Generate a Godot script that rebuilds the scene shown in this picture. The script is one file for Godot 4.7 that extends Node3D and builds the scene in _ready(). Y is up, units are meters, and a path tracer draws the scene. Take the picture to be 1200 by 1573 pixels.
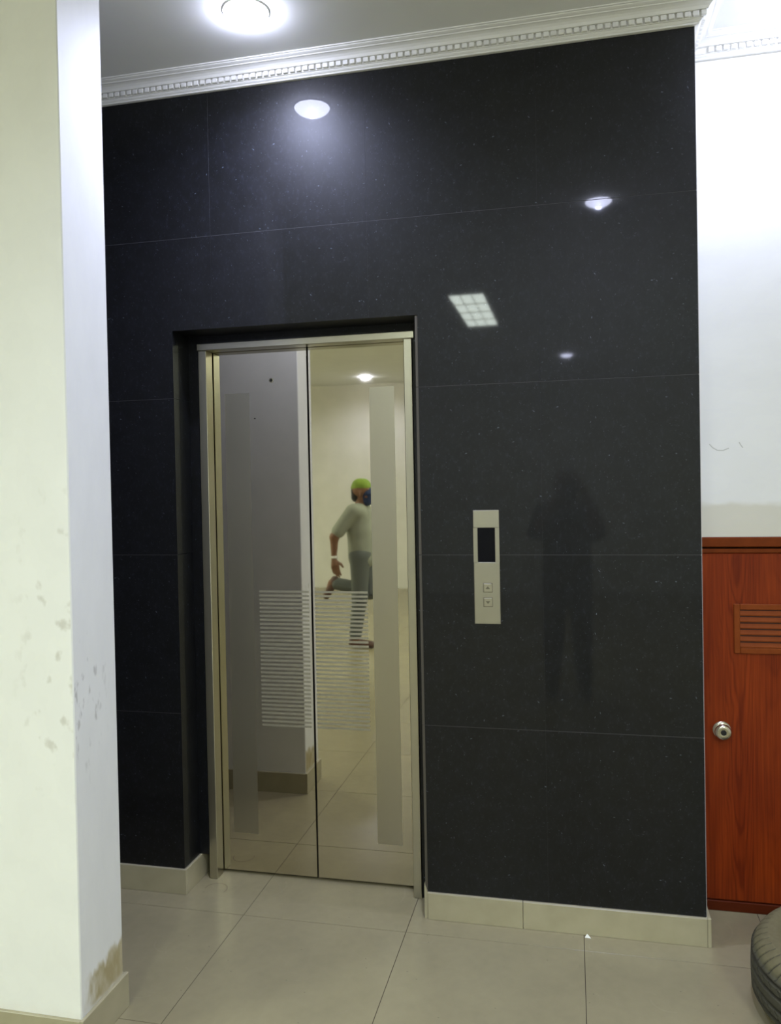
extends Node3D
# A lift lobby: black granite lift wall, steel lift door, white wall end on the left,
# white wall with a low wooden cupboard on the right, and the rest of the room behind the camera.

const CEIL := 3.082
const TAU_ := PI * 2.0
var rng := RandomNumberGenerator.new()
var M := {}

# ------------------------------------------------------------------ small helpers
func new_st() -> SurfaceTool:
	var st := SurfaceTool.new()
	st.begin(Mesh.PRIMITIVE_TRIANGLES)
	return st

func tri(st: SurfaceTool, a: Vector3, b: Vector3, c: Vector3, n: Vector3, uvs: Array = []) -> void:
	var flip := (b - a).cross(c - a).dot(n) > 0.0
	var v := [a, c, b] if flip else [a, b, c]
	var w := uvs
	if uvs.size() == 3 and flip:
		w = [uvs[0], uvs[2], uvs[1]]
	for i in 3:
		st.set_normal(n)
		if w.size() == 3:
			st.set_uv(w[i])
		st.add_vertex(v[i])

func quad(st: SurfaceTool, a: Vector3, b: Vector3, c: Vector3, d: Vector3, n: Vector3, uv: Array = []) -> void:
	if uv.size() == 4:
		tri(st, a, b, c, n, [uv[0], uv[1], uv[2]])
		tri(st, a, c, d, n, [uv[0], uv[2], uv[3]])
	else:
		tri(st, a, b, c, n)
		tri(st, a, c, d, n)

# a box from lo to hi with chamfered edges
func add_box(st: SurfaceTool, lo: Vector3, hi: Vector3, ch := 0.0) -> void:
	var c := (lo + hi) * 0.5
	var h := (hi - lo) * 0.5
	ch = minf(ch, minf(h.x, minf(h.y, h.z)) * 0.9)
	for ax in 3:
		var u := (ax + 1) % 3
		var w := (ax + 2) % 3
		for s in [-1.0, 1.0]:
			var n := Vector3.ZERO
			n[ax] = s
			var p := []
			var uv := []
			for k in [[-1, -1], [1, -1], [1, 1], [-1, 1]]:
				var v := Vector3.ZERO
				v[ax] = s * h[ax]
				v[u] = k[0] * (h[u] - ch)
				v[w] = k[1] * (h[w] - ch)
				p.append(c + v)
				var t := c + v
				uv.append(Vector2(t.x if ax != 0 else t.z, -t.y if ax != 1 else t.z))
			quad(st, p[0], p[1], p[2], p[3], n, uv)
	if ch <= 0.0:
		return
	for ax in 3:
		var u := (ax + 1) % 3
		var w := (ax + 2) % 3
		for su in [-1.0, 1.0]:
			for sw in [-1.0, 1.0]:
				var n := Vector3.ZERO
				n[u] = su
				n[w] = sw
				n = n.normalized()
				var p := []
				for k in [[-1, 0], [1, 0], [1, 1], [-1, 1]]:
					var v := Vector3.ZERO
					v[ax] = k[0] * (h[ax] - ch)
					v[u] = su * (h[u] if k[1] == 0 else h[u] - ch)
					v[w] = sw * (h[w] - ch if k[1] == 0 else h[w])
					p.append(c + v)
				quad(st, p[0], p[1], p[2], p[3], n)
	for sx in [-1.0, 1.0]:
		for sy in [-1.0, 1.0]:
			for sz in [-1.0, 1.0]:
				var s := Vector3(sx, sy, sz)
				var p := []
				for ax in 3:
					var v := h - Vector3.ONE * ch
					v[ax] = h[ax]
					p.append(c + v * s)
				tri(st, p[0], p[1], p[2], s.normalized())

# surface of revolution round the y axis through `at`; profile of (radius, height); smooth
func add_lathe(st: SurfaceTool, prof: Array, at: Vector3, seg := 32, basis := Basis(), smooth := true) -> void:
	var n2 := []
	for i in prof.size():
		var a: Vector2 = prof[maxi(i - 1, 0)]
		var b: Vector2 = prof[mini(i + 1, prof.size() - 1)]
		var t := (b - a).normalized()
		n2.append(Vector2(-t.y, t.x))
	for i in prof.size() - 1:
		var p0: Vector2 = prof[i]
		var p1: Vector2 = prof[i + 1]
		var f := (p1 - p0).normalized()
		var fl := Vector2(-f.y, f.x)
		for s in seg:
			var v := []
			var nn := []
			for k in [[0, 0], [0, 1], [1, 1], [1, 0]]:
				var q: Vector2 = p0 if k[0] == 0 else p1
				var m: Vector2 = (n2[i] if k[0] == 0 else n2[i + 1]) if smooth else fl
				var a := TAU_ * float(s + k[1]) / float(seg)
				v.append(at + basis * Vector3(q.x * cos(a), q.y, q.x * sin(a)))
				nn.append((basis * Vector3(m.x * cos(a), m.y, m.x * sin(a))).normalized())
			for t in [[0, 1, 2], [0, 2, 3]]:
				var e: Vector3 = (v[t[1]] - v[t[0]]).cross(v[t[2]] - v[t[0]])
				if e.length() < 1e-12:
					continue
				var order: Array = t
				if e.dot(nn[t[0]] + nn[t[1]] + nn[t[2]]) > 0.0:
					order = [t[0], t[2], t[1]]
				for j in order:
					st.set_normal(nn[j])
					st.set_uv(Vector2(float(s) / seg, float(i) / prof.size()))
					st.add_vertex(v[j])

# extrude a closed convex-or-not outline (in two axes) between two end transforms: outline given as 3-D rings
func add_rings(st: SurfaceTool, rings: Array, closed := true) -> void:
	for r in rings.size() - 1:
		var A: Array = rings[r]
		var B: Array = rings[r + 1]
		var c := Vector3.ZERO
		for v in A:
			c += v
		c /= A.size()
		var m := A.size() if closed else A.size() - 1
		for i in m:
			var j := (i + 1) % A.size()
			var n: Vector3 = (A[j] - A[i]).cross(B[i] - A[i]).normalized()
			quad(st, A[i], A[j], B[j], B[i], n)

func obj(called: String, st: SurfaceTool, mat: Material, parent: Node = null) -> MeshInstance3D:
	var o := MeshInstance3D.new()
	o.name = called
	o.mesh = st.commit()
	o.material_override = mat
	(parent if parent else self).add_child(o, true)
	return o

func box(called: String, lo: Vector3, hi: Vector3, ch: float, mat: Material, parent: Node = null) -> MeshInstance3D:
	var st := new_st()
	add_box(st, lo, hi, ch)
	return obj(called, st, mat, parent)

func thing(called: String, label: String, category: String, at := Vector3.ZERO, group := "", kind := "") -> Node3D:
	var o := Node3D.new()
	o.name = called
	add_child(o, true)
	o.position = at
	tag(o, label, category, group, kind)
	return o

func tag(o: Node, label: String, category: String, group := "", kind := "") -> void:
	if label:
		o.set_meta("label", label)
	if category:
		o.set_meta("category", category)
	if group:
		o.set_meta("group", group)
	if kind:
		o.set_meta("kind", kind)

# ------------------------------------------------------------------ materials
func mat(col: Color, rough := 0.6, metal := 0.0, spec := 0.5) -> StandardMaterial3D:
	var m := StandardMaterial3D.new()
	m.albedo_color = col
	m.roughness = rough
	m.metallic = metal
	m.metallic_specular = spec
	return m

func noise_tex(freq: float, lo: Color, hi: Color, sd: int, size := 512, oct := 4) -> NoiseTexture2D:
	var n := FastNoiseLite.new()
	n.seed = sd
	n.noise_type = FastNoiseLite.TYPE_SIMPLEX_SMOOTH
	n.frequency = freq
	n.fractal_octaves = oct
	var t := NoiseTexture2D.new()
	t.width = size
	t.height = size
	t.seamless = true
	t.noise = n
	var g := Gradient.new()
	g.set_color(0, lo)
	g.set_color(1, hi)
	t.color_ramp = g
	return t

func tri_tex(m: StandardMaterial3D, t: Texture2D, per_metre: float) -> StandardMaterial3D:
	m.albedo_texture = t
	m.uv1_triplanar = true
	m.uv1_world_triplanar = true
	m.uv1_scale = Vector3.ONE * per_metre
	return m

func granite_image() -> ImageTexture:
	var n := 1024
	var im := Image.create(n, n, false, Image.FORMAT_RGB8)
	var big := FastNoiseLite.new()
	big.seed = 4
	big.frequency = 0.012
	big.fractal_octaves = 4
	var mid := FastNoiseLite.new()
	mid.seed = 14
	mid.frequency = 0.05
	mid.fractal_octaves = 3
	for y in n:
		for x in n:
			var g := big.get_noise_2d(x, y)
			var q := maxf(0.0, mid.get_noise_2d(x, y * 0.7))
			var v := 0.043 + 0.026 * g + 0.085 * q * q + 0.03 * q
			im.set_pixel(x, y, Color(v * 0.90, v * 0.97, v * 1.2))
	var r := RandomNumberGenerator.new()
	r.seed = 11
	for i in 5200:
		var cx := r.randi_range(0, n - 1)
		var cy := r.randi_range(0, n - 1)
		var a := r.randf() * PI
		var big_fleck := r.randf() < 0.05
		var l := r.randf_range(2.5, 6.0) if big_fleck else r.randf_range(0.9, 2.6)
		var w := r.randf_range(1.2, 2.6) if big_fleck else r.randf_range(0.8, 1.6)
		var br := pow(r.randf(), 3.0) * 0.34 + 0.02 + (0.08 if big_fleck else 0.0)
		var e := int(ceil(l + w))
		for dy in range(-e, e + 1):
			for dx in range(-e, e + 1):
				var u := dx * cos(a) + dy * sin(a)
				var v := -dx * sin(a) + dy * cos(a)
				var d := pow(u / l, 2) + pow(v / w, 2)
				if d < 1.0:
					var px := posmod(cx + dx, n)
					var py := posmod(cy + dy, n)
					var c := im.get_pixel(px, py)
					var k := br * (1.0 - d)
					im.set_pixel(px, py, Color(c.r + k * 0.85, c.g + k * 0.95, c.b + k * 1.05))
	return ImageTexture.create_from_image(im)

# beige polished tile: soft clouds, faint pale scrapes and a few specks of grit
func floor_image() -> ImageTexture:
	var n := 768
	var im := Image.create(n, n, false, Image.FORMAT_RGB8)
	var a := FastNoiseLite.new()
	a.seed = 21
	a.frequency = 0.008
	a.fractal_octaves = 5
	for y in n:
		for x in n:
			var k := 1.0 + 0.035 * a.get_noise_2d(x, y) + 0.02 * a.get_noise_2d(x * 5.0, y * 5.0)
			im.set_pixel(x, y, Color(0.582 * k, 0.548 * k, 0.432 * k))
	var r := RandomNumberGenerator.new()
	r.seed = 77
	for i in 170:
		var p := Vector2(r.randf() * n, r.randf() * n)
		var ang := r.randf() * TAU_
		var bend := r.randf_range(-0.05, 0.05)
		var amp := r.randf_range(0.01, 0.05)
		var wide := r.randf_range(0.8, 2.6)
		for s in r.randi_range(12, 70):
			p += Vector2(cos(ang), sin(ang))
			ang += bend
			for dy in range(-3, 4):
				for dx in range(-3, 4):
					var d := Vector2(dx, dy).length() / wide
					if d < 1.0:
						var px := posmod(int(p.x) + dx, n)
						var py := posmod(int(p.y) + dy, n)
						var c := im.get_pixel(px, py)
						var t := amp * 0.22 * (1.0 - d)
						im.set_pixel(px, py, Color(c.r + t, c.g + t, c.b + t * 1.05))
	for i in 70:
		var px := r.randi_range(1, n - 2)
		var py := r.randi_range(1, n - 2)
		var c := im.get_pixel(px, py)
		im.set_pixel(px, py, c * 0.72)
		im.set_pixel(px + 1, py, c * 0.82)
	return ImageTexture.create_from_image(im)

func wood_image() -> ImageTexture:
	var w := 384
	var h := 1024
	var im := Image.create(w, h, false, Image.FORMAT_RGB8)
	var fine := FastNoiseLite.new()
	fine.seed = 7
	fine.frequency = 1.0
	fine.fractal_octaves = 3
	var slow := FastNoiseLite.new()
	slow.seed = 9
	slow.frequency = 1.0
	slow.fractal_octaves = 3
	for y in h:
		var v := float(y) / h
		for x in w:
			var u := float(x) / w
			var n1 := fine.get_noise_2d(u * 70.0, v * 3.0)
			var n2 := slow.get_noise_2d(u * 5.0, v * 2.2)
			# flat-sawn cathedral arches in two bands beside straight grain
			var a := u - 0.22 - 0.02 * n2
			var b := u - 0.74 + 0.015 * n2
			var hh := v * 5.0 + minf(a * a * 420.0, 9.0) + n2 * 1.2
			if absf(b) < absf(a):
				hh = v * 3.2 + minf(b * b * 300.0, 9.0) + n2 * 1.5
			var ring := pow(0.5 + 0.5 * sin(hh * 7.5), 3.0)
			var edge := clampf(1.0 - minf(absf(a), absf(b)) * 9.0, 0.0, 1.0)
			var line := ring * (0.18 + 0.55 * edge)
			var k := clampf(0.46 + 0.34 * n1 + 0.30 * n2 - 0.62 * line, 0.0, 1.0)
			var c := Color(0.39, 0.125, 0.025).lerp(Color(0.59, 0.245, 0.065), k)
			im.set_pixel(x, y, c)
	return ImageTexture.create_from_image(im)

# off-white plaster with its own scuffs and damp stains, one picture for one wall face
func plaster_image(kind: String, sd: int) -> ImageTexture:
	var w := 192
	var h := 1024
	var im := Image.create(w, h, false, Image.FORMAT_RGB8)
	var n := FastNoiseLite.new()
	n.seed = sd
	n.frequency = 0.012
	n.fractal_octaves = 4
	var n3 := FastNoiseLite.new()
	n3.seed = sd + 5
	n3.frequency = 0.03
	n3.fractal_octaves = 4
	for y in h:
		var v := float(y) / h
		for x in w:
			var u := float(x) / w
			var g := n.get_noise_2d(x, y)
			var f := n3.get_noise_2d(x, y)
			var c := Color(0.945, 0.945, 0.925) if kind == "front" else Color(0.895, 0.895, 0.88)  # front face whiter than the rest: its stronger light put into the colour
			c = c * (1.0 + 0.012 * g)
			if kind == "side":
				# rising damp at the foot of the pillar: higher towards the far corner
				var edge := 0.937 - 0.006 * u + 0.010 * f
				var k := smoothstep(edge - 0.004, edge + 0.006, v) * smoothstep(0.0, 0.4, u + 0.15 * f) * clampf(0.9 + 0.35 * f, 0.4, 1.0) * (1.0 - 0.7 * smoothstep(0.0, 0.006, v - 0.962 + 0.003 * f))
				c = c.lerp(Color(0.66, 0.61, 0.46), k)
				var sm := smoothstep(0.25, 0.55, f) * smoothstep(0.62, 0.66, v) * (1.0 - smoothstep(0.70, 0.78, v)) * (1.0 - smoothstep(0.4, 0.9, u))
				c = c.lerp(Color(0.66, 0.65, 0.63), sm * 0.6)
			elif kind == "front":
				var sm := smoothstep(0.28, 0.60, f) * smoothstep(0.45, 0.6, v) * smoothstep(0.55, 0.9, u) * (1.0 - smoothstep(0.72, 0.80, v))
				c = c.lerp(Color(0.70, 0.68, 0.62), sm * 0.4)
				var low := smoothstep(0.955, 0.985, v + 0.006 * f)
				c = c.lerp(Color(0.86, 0.80, 0.74), low * 0.35)
			else:
				var k := smoothstep(0.925, 0.94, v + 0.006 * f)
				c = c.lerp(Color(0.78, 0.76, 0.68), k * 0.6)
			im.set_pixel(x, y, c)
	return ImageTexture.create_from_image(im)

func make_materials() -> void:
	var g := mat(Color(1, 1, 1), 0.48, 0.0, 0.365)
	tri_tex(g, granite_image(), 1.0)
	g.clearcoat_enabled = true
	g.clearcoat = 0.30
	g.clearcoat_roughness = 0.035
	M.granite = g
	M.granite_edge = mat(Color(0.31, 0.29, 0.25), 0.6)
	M.steel_shadow = mat(Color(0.50, 0.485, 0.43), 0.5, 1.0)  # darker copy of the steel, with shade put into its colour
	M.grout = mat(Color(0.27, 0.27, 0.28), 0.9)
	M.plaster = tri_tex(mat(Color(1, 1, 1), 0.75), noise_tex(0.01, Color(0.875, 0.875, 0.855), Color(0.915, 0.915, 0.895), 3), 0.7)
	M.cream = tri_tex(mat(Color(1, 1, 1), 0.7), noise_tex(0.01, Color(0.875, 0.865, 0.825), Color(0.91, 0.90, 0.865), 5), 0.5)
	M.ceiling = tri_tex(mat(Color(1, 1, 1), 0.8), noise_tex(0.01, Color(0.915, 0.92, 0.91), Color(0.935, 0.94, 0.93), 8), 0.5)
	M.cornice = mat(Color(0.90, 0.90, 0.88), 0.55)
	var f := mat(Color(1, 1, 1), 0.2, 0.0, 0.5)
	tri_tex(f, floor_image(), 0.62)
	f.roughness = 0.26
	M.floor = f
	M.floor_grout = mat(Color(0.33, 0.29, 0.22), 0.9)
	M.skirting = tri_tex(mat(Color(1, 1, 1), 0.3), noise_tex(0.01, Color(0.64, 0.61, 0.50), Color(0.685, 0.655, 0.545), 23), 1.3)
	M.steel = mat(Color(0.73, 0.715, 0.65), 0.3, 1.0)
	M.steel_dull = mat(Color(0.68, 0.665, 0.60), 0.42, 1.0)
	var mir := mat(Color(0.80, 0.775, 0.70), 0.022, 1.0)
	M.mirror = mir
	M.etched = mat(Color(0.70, 0.68, 0.615), 0.32, 1.0)
	M.etched_stripe = mat(Color(0.655, 0.635, 0.56), 0.40, 0.62)
	M.dark = mat(Color(0.06, 0.055, 0.05), 0.7)
	M.display = mat(Color(0.045, 0.045, 0.065), 0.15, 0.0, 0.25)
	M.wood = mat(Color(1, 1, 1), 0.42, 0.0, 0.3)
	M.wood.albedo_texture = wood_image()
	M.wood_edge = tri_tex(mat(Color(1, 1, 1), 0.5, 0.0, 0.25), noise_tex(0.02, Color(0.40, 0.175, 0.04), Color(0.455, 0.205, 0.055), 41), 2.0)
	M.wood_plinth = mat(Color(0.33, 0.125, 0.035), 0.55, 0.0, 0.25)
	M.wood_dark = mat(Color(0.27, 0.10, 0.05), 0.6)
	M.vent = tri_tex(mat(Color(1, 1, 1), 0.55, 0.0, 0.25), noise_tex(0.02, Color(0.47, 0.225, 0.08), Color(0.52, 0.26, 0.10), 42), 2.0)
	M.rubber = tri_tex(mat(Color(1, 1, 1), 0.75, 0.0, 0.4), noise_tex(0.02, Color(0.90, 0.89, 0.86), Color(1, 1, 1), 51), 4.0)
	M.rubber.vertex_color_use_as_albedo = true

func glow(col: Color, e: float) -> StandardMaterial3D:
	var m := mat(Color(0.9, 0.9, 0.9), 0.4)
	m.emission_enabled = true
	m.emission = col
	m.emission_energy_multiplier = e
	return m

# ------------------------------------------------------------------ the body mesher (smooth blend of tapered capsules, surface nets)
func seg_dist(p: Vector3, a: Vector3, b: Vector3, ra: float, rb: float) -> float:
	var ab := b - a
	var l := ab.length_squared()
	var t := clampf((p - a).dot(ab) / l, 0.0, 1.0) if l > 1e-9 else 0.0
	return (p - a - ab * t).length() - lerpf(ra, rb, t)

func body_mesh(st: SurfaceTool, bones: Array, cell: float, k: float) -> void:
	var lo := Vector3.ONE * 1e9
	var hi := -lo
	for b in bones:
		var r := maxf(b[2], b[3]) + k + 2.0 * cell
		for e in 2:
			var q: Vector3 = b[e]
			lo = lo.min(q - Vector3.ONE * r)
			hi = hi.max(q + Vector3.ONE * r)
	var nx := int((hi.x - lo.x) / cell) + 2
	var ny := int((hi.y - lo.y) / cell) + 2
	var nz := int((hi.z - lo.z) / cell) + 2
	var f := PackedFloat32Array()
	f.resize(nx * ny * nz)
	f.fill(1.0)
	for b in bones:
		var r := maxf(b[2], b[3]) + k + 1.5 * cell
		var p0: Vector3 = b[0]
		var p1: Vector3 = b[1]
		var l := ((p0.min(p1) - Vector3.ONE * r - lo) / cell).floor()
		var h := ((p0.max(p1) + Vector3.ONE * r - lo) / cell).ceil()
		for iz in range(maxi(0, int(l.z)), mini(nz, int(h.z) + 1)):
			for iy in range(maxi(0, int(l.y)), mini(ny, int(h.y) + 1)):
				for ix in range(maxi(0, int(l.x)), mini(nx, int(h.x) + 1)):
					var d := seg_dist(lo + Vector3(ix, iy, iz) * cell, p0, p1, b[2], b[3])
					var at := (iz * ny + iy) * nx + ix
					var o := f[at]
					var m := clampf(0.5 + 0.5 * (o - d) / k, 0.0, 1.0)
					f[at] = lerpf(o, d, m) - k * m * (1.0 - m)
	var verts := {}
	var pos := PackedVector3Array()
	var nor := PackedVector3Array()
	for iz in nz - 1:
		for iy in ny - 1:
			for ix in nx - 1:
				var at := (iz * ny + iy) * nx + ix
				var v := [f[at], f[at + 1], f[at + nx], f[at + nx + 1], f[at + nx * ny], f[at + nx * ny + 1], f[at + nx * ny + nx], f[at + nx * ny + nx + 1]]
				var inside := 0
				for q in v:
					if q < 0.0:
						inside += 1
				if inside == 0 or inside == 8:
					continue
				var s := Vector3.ZERO
				var c := 0
				for e in [[0, 1], [2, 3], [4, 5], [6, 7], [0, 2], [1, 3], [4, 6], [5, 7], [0, 4], [1, 5], [2, 6], [3, 7]]:
					var x: float = v[e[0]]
					var y: float = v[e[1]]
					if (x < 0.0) != (y < 0.0):
						var t := x / (x - y)
						var pa := Vector3(e[0] & 1, (e[0] >> 1) & 1, e[0] >> 2)
						var pb := Vector3(e[1] & 1, (e[1] >> 1) & 1, e[1] >> 2)
						s += pa.lerp(pb, t)
						c += 1
				verts[at] = pos.size()
				pos.append(lo + (Vector3(ix, iy, iz) + s / c) * cell)
				nor.append(Vector3(v[1] + v[3] + v[5] + v[7] - v[0] - v[2] - v[4] - v[6], v[2] + v[3] + v[6] + v[7] - v[0] - v[1] - v[4] - v[5], v[4] + v[5] + v[6] + v[7] - v[0] - v[1] - v[2] - v[3]).normalized())
	var step := [1, nx, nx * ny]
	for at in verts.keys():
		for ax in 3:
			var u: int = step[(ax + 1) % 3]
			var w: int = step[(ax + 2) % 3]
			var nb: int = at + step[ax]
			if nb >= f.size() or (f[at] < 0.0) == (f[nb] < 0.0):
				continue
			if not (verts.has(at - u) and verts.has(at - w) and verts.has(at - u - w)):
				continue
			var q := [verts[at], verts[at - u], verts[at - u - w], verts[at - w]]
			for t in [[0, 1, 2], [0, 2, 3]]:
				var i0: int = q[t[0]]
				var i1: int = q[t[1]]
				var i2: int = q[t[2]]
				var e := (pos[i1] - pos[i0]).cross(pos[i2] - pos[i0])
				if e.dot(nor[i0] + nor[i1] + nor[i2]) > 0.0:
					var sw := i1
					i1 = i2
					i2 = sw
				for i in [i0, i1, i2]:
					st.set_normal(nor[i])
					st.add_vertex(pos[i])

# hand bones: wrist, direction of the fingers, direction the palm faces, side of the thumb, how far the fingers curl
func hand_bones(w: Vector3, along: Vector3, palm: Vector3, thumb: Vector3, curl: float) -> Array:
	var out := []
	var knuckle := w + along * 0.085
	out.append([w, w + along * 0.05, 0.026, 0.030])
	for i in 4:
		var off := thumb * (0.030 - 0.020 * i)
		var a := knuckle + off - along * (0.006 * absf(i - 1.0))
		out.append([w + along * 0.025 + off * 0.6, a, 0.014, 0.0115])
		var l: float = [0.040, 0.045, 0.042, 0.033][i]
		var d := along
		var q := a
		for j in 3:
			var ang := curl * (0.7 + 0.35 * j)
			d = (d * cos(ang) + palm * sin(ang)).normalized()
			var e: Vector3 = q + d * l * [1.0, 0.68, 0.55][j]
			out.append([q, e, 0.0098 - 0.0006 * j, 0.0092 - 0.0008 * j])
			q = e
	var t0 := w + along * 0.03 + thumb * 0.026
	var t1 := t0 + (along * 0.6 + thumb * 0.75 + palm * 0.2).normalized() * 0.042
	var t2 := t1 + (along * 0.85 + thumb * 0.25 + palm * 0.35).normalized() * 0.034
	out.append([w + along * 0.02, t0, 0.018, 0.015])
	out.append([t0, t1, 0.014, 0.0115])
	out.append([t1, t2, 0.0115, 0.009])
	return out

# head bones round a centre; fwd is where the face looks
func head_bones(c: Vector3, fwd: Vector3, up: Vector3) -> Array:
	var side := fwd.cross(up).normalized()
	var o := []
	o.append([c + up * 0.035 - fwd * 0.018, c + up * 0.035 + fwd * 0.012, 0.083, 0.080])
	o.append([c + up * 0.01 + fwd * 0.02, c - up * 0.075 + fwd * 0.045, 0.064, 0.038])
	o.append([c - up * 0.085 + fwd * 0.062, c - up * 0.088 + fwd * 0.064, 0.022, 0.020])
	o.append([c + up * 0.018 + fwd * 0.088, c - up * 0.024 + fwd * 0.108, 0.008, 0.013])
	for s in [-1.0, 1.0]:
		o.append([c - up * 0.027 + fwd * 0.093 + side * s * 0.012, c - up * 0.028 + fwd * 0.09 + side * s * 0.014, 0.008, 0.007])
		o.append([c + side * s * 0.080 + up * 0.018, c + side * s * 0.084 - up * 0.025, 0.012, 0.009])
		o.append([c + side * s * 0.035 + up * 0.012 + fwd * 0.068, c + side * s * 0.045 - up * 0.03 + fwd * 0.055, 0.018, 0.022])
		o.append([c + side * s * 0.014 + up * 0.034 + fwd * 0.086, c + side * s * 0.048 + up * 0.034 + fwd * 0.070, 0.009, 0.009])
	o.append([c - up * 0.056 + fwd * 0.09 - side * 0.018, c - up * 0.056 + fwd * 0.09 + side * 0.018, 0.008, 0.008])
	return o

# ------------------------------------------------------------------ the scene
func _ready() -> void:
	rng.seed = 5
	# camera
	var cam := Camera3D.new()
	cam.name = "camera"
	cam.position = Vector3(0, 1.5423, 2.7934)
	cam.basis = Basis(Vector3.UP, 0.221573) * Basis(Vector3.RIGHT, -0.014733) * Basis(Vector3.BACK, -0.019409)
	cam.near = 0.03
	cam.far = 60.0
	cam.set_frustum(2.0 * 0.03 * 786.5 / 1233.32, Vector2(0, -0.018 * 0.03), 0.03, 60.0)
	add_child(cam)
	cam.current = true
	# air and exposure: a closed room, so the sky lends nothing
	var we := WorldEnvironment.new()
	we.name = "world"
	var env := Environment.new()
	env.background_mode = Environment.BG_COLOR
	env.background_color = Color(0.02, 0.02, 0.025)
	env.tonemap_mode = Environment.TONE_MAPPER_LINEAR
	env.tonemap_exposure = 1.0
	env.sdfgi_enabled = true
	env.ssao_enabled = true
	env.ssil_enabled = true
	we.environment = env
	add_child(we)
	make_materials()
	# lamps: [x, z, energy, label]
	downlight(-1.0, 0.34, 1.95, "round white downlight glowing in the ceiling above the lift door")
	downlight(0.72, 0.06, 0.9, "unseen round ceiling downlight over the wooden cupboard, out of frame")  # unseen lamp, placed to give the bright top of the white wall
	downlight(0.17, 1.78, 3.2, "ceiling downlight mirrored as a bright spot in the granite right of the door")
	downlight(-0.03, 7.15, 1.8, "distant ceiling downlight mirrored as a tiny spot in the granite above the call panel")
	downlight(-2.8, 7.8, 1.8, "distant ceiling downlight mirrored at the top of the right lift door leaf")
	troffer(-0.81, 4.37, 3.2, "rectangular louvred ceiling light mirrored in the granite above the call panel")
	troffer(1.55, 4.37, 7.0, "unseen rectangular louvred ceiling light added nearer the right wall, behind the camera")  # unseen panel added to brighten the white walls
	troffer(-4.6, 3.6, 8.0, "unseen rectangular louvred ceiling light added left of the white wall end, out of frame")  # added unseen panel: lights the front of the wall end
	troffer(-5.9, 4.6, 8.0, "unseen rectangular louvred ceiling light added farthest left in the hall, out of frame")  # second unseen panel added to lift the wall end front
	build_shell()
	build_granite_wall()
	build_cornice()
	build_pillar()
	build_lift_door()
	build_cupboard()
	build_tyre()
	build_call_panel()
	build_people()
	build_small()

const XL := -7.0
const XR := 2.6
const ZB := 8.6
const ZR := -0.24

func downlight(x: float, z: float, e: float, label: String) -> void:
	var t := thing("ceiling_downlight", label, "ceiling light", Vector3(x, CEIL, z), "round ceiling downlights")
	var r := new_st()
	add_lathe(r, [Vector2(0.0705, 0.0), Vector2(0.0705, -0.004), Vector2(0.0725, -0.005), Vector2(0.0745, -0.004), Vector2(0.077, 0.0)], Vector3.ZERO, 40)
	obj("trim_ring", r, M.cornice, t)
	var b := new_st()
	add_lathe(b, [Vector2(0.070, -0.004), Vector2(0.0695, -0.009), Vector2(0.061, -0.018), Vector2(0.05, -0.025), Vector2(0.03, -0.032), Vector2(0.012, -0.036), Vector2(0.0, -0.037)].map(func(v): return v), Vector3.ZERO, 40)
	obj("glowing_bulb", b, glow(Color(0.86, 0.88, 1.0), 70.0), t)
	var l := SpotLight3D.new()
	l.name = "bulb_light"
	l.position = Vector3(0, -0.022, 0)
	l.rotation = Vector3(-PI / 2, 0, 0)
	l.light_color = Color(0.82, 0.85, 1.0)
	l.light_energy = e
	l.light_size = 0.022
	l.spot_angle = 80.0
	l.spot_angle_attenuation = 1.0
	l.spot_range = 14.0
	l.spot_attenuation = 2.0
	l.shadow_enabled = true
	t.add_child(l)

func troffer(x: float, z: float, e: float, label: String) -> void:
	var t := thing("louvred_ceiling_light", label, "ceiling light", Vector3(x, CEIL, z), "louvred ceiling lights")
	var hx := 0.14
	var hz := 0.66
	var f := new_st()
	add_box(f, Vector3(-hx - 0.015, -0.008, -hz - 0.015), Vector3(-hx, 0.0, hz + 0.015), 0.002)
	add_box(f, Vector3(hx, -0.008, -hz - 0.015), Vector3(hx + 0.015, 0.0, hz + 0.015), 0.002)
	add_box(f, Vector3(-hx, -0.008, -hz - 0.015), Vector3(hx, 0.0, -hz), 0.002)
	add_box(f, Vector3(-hx, -0.008, hz), Vector3(hx, 0.0, hz + 0.015), 0.002)
	obj("frame", f, M.cornice, t)
	box("glowing_panel", Vector3(-hx, -0.003, -hz), Vector3(hx, 0.002, hz), 0.0, glow(Color(0.95, 1.0, 0.96), 22.0), t)
	for k in 3:
		var zz := -hz + (k + 1) * 2.0 * hz / 4.0
		box("louver_blade", Vector3(-hx, -0.014, zz - 0.004), Vector3(hx, -0.006, zz + 0.004), 0.0, M.steel_dull, t)
	for k in [-0.047, 0.047]:
		box("louver_blade", Vector3(k - 0.0025, -0.014, -hz), Vector3(k + 0.0025, -0.006, hz), 0.0, M.steel_dull, t)
	var l := AreaLight3D.new()
	l.name = "panel_light"
	l.position = Vector3(0, -0.005, 0)
	l.rotation = Vector3(-PI / 2, 0, 0)
	l.area_size = Vector2(2 * hx, 2 * hz)
	l.light_color = Color(0.95, 1.0, 0.96)
	l.light_energy = e
	l.shadow_enabled = true
	t.add_child(l)

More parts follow.
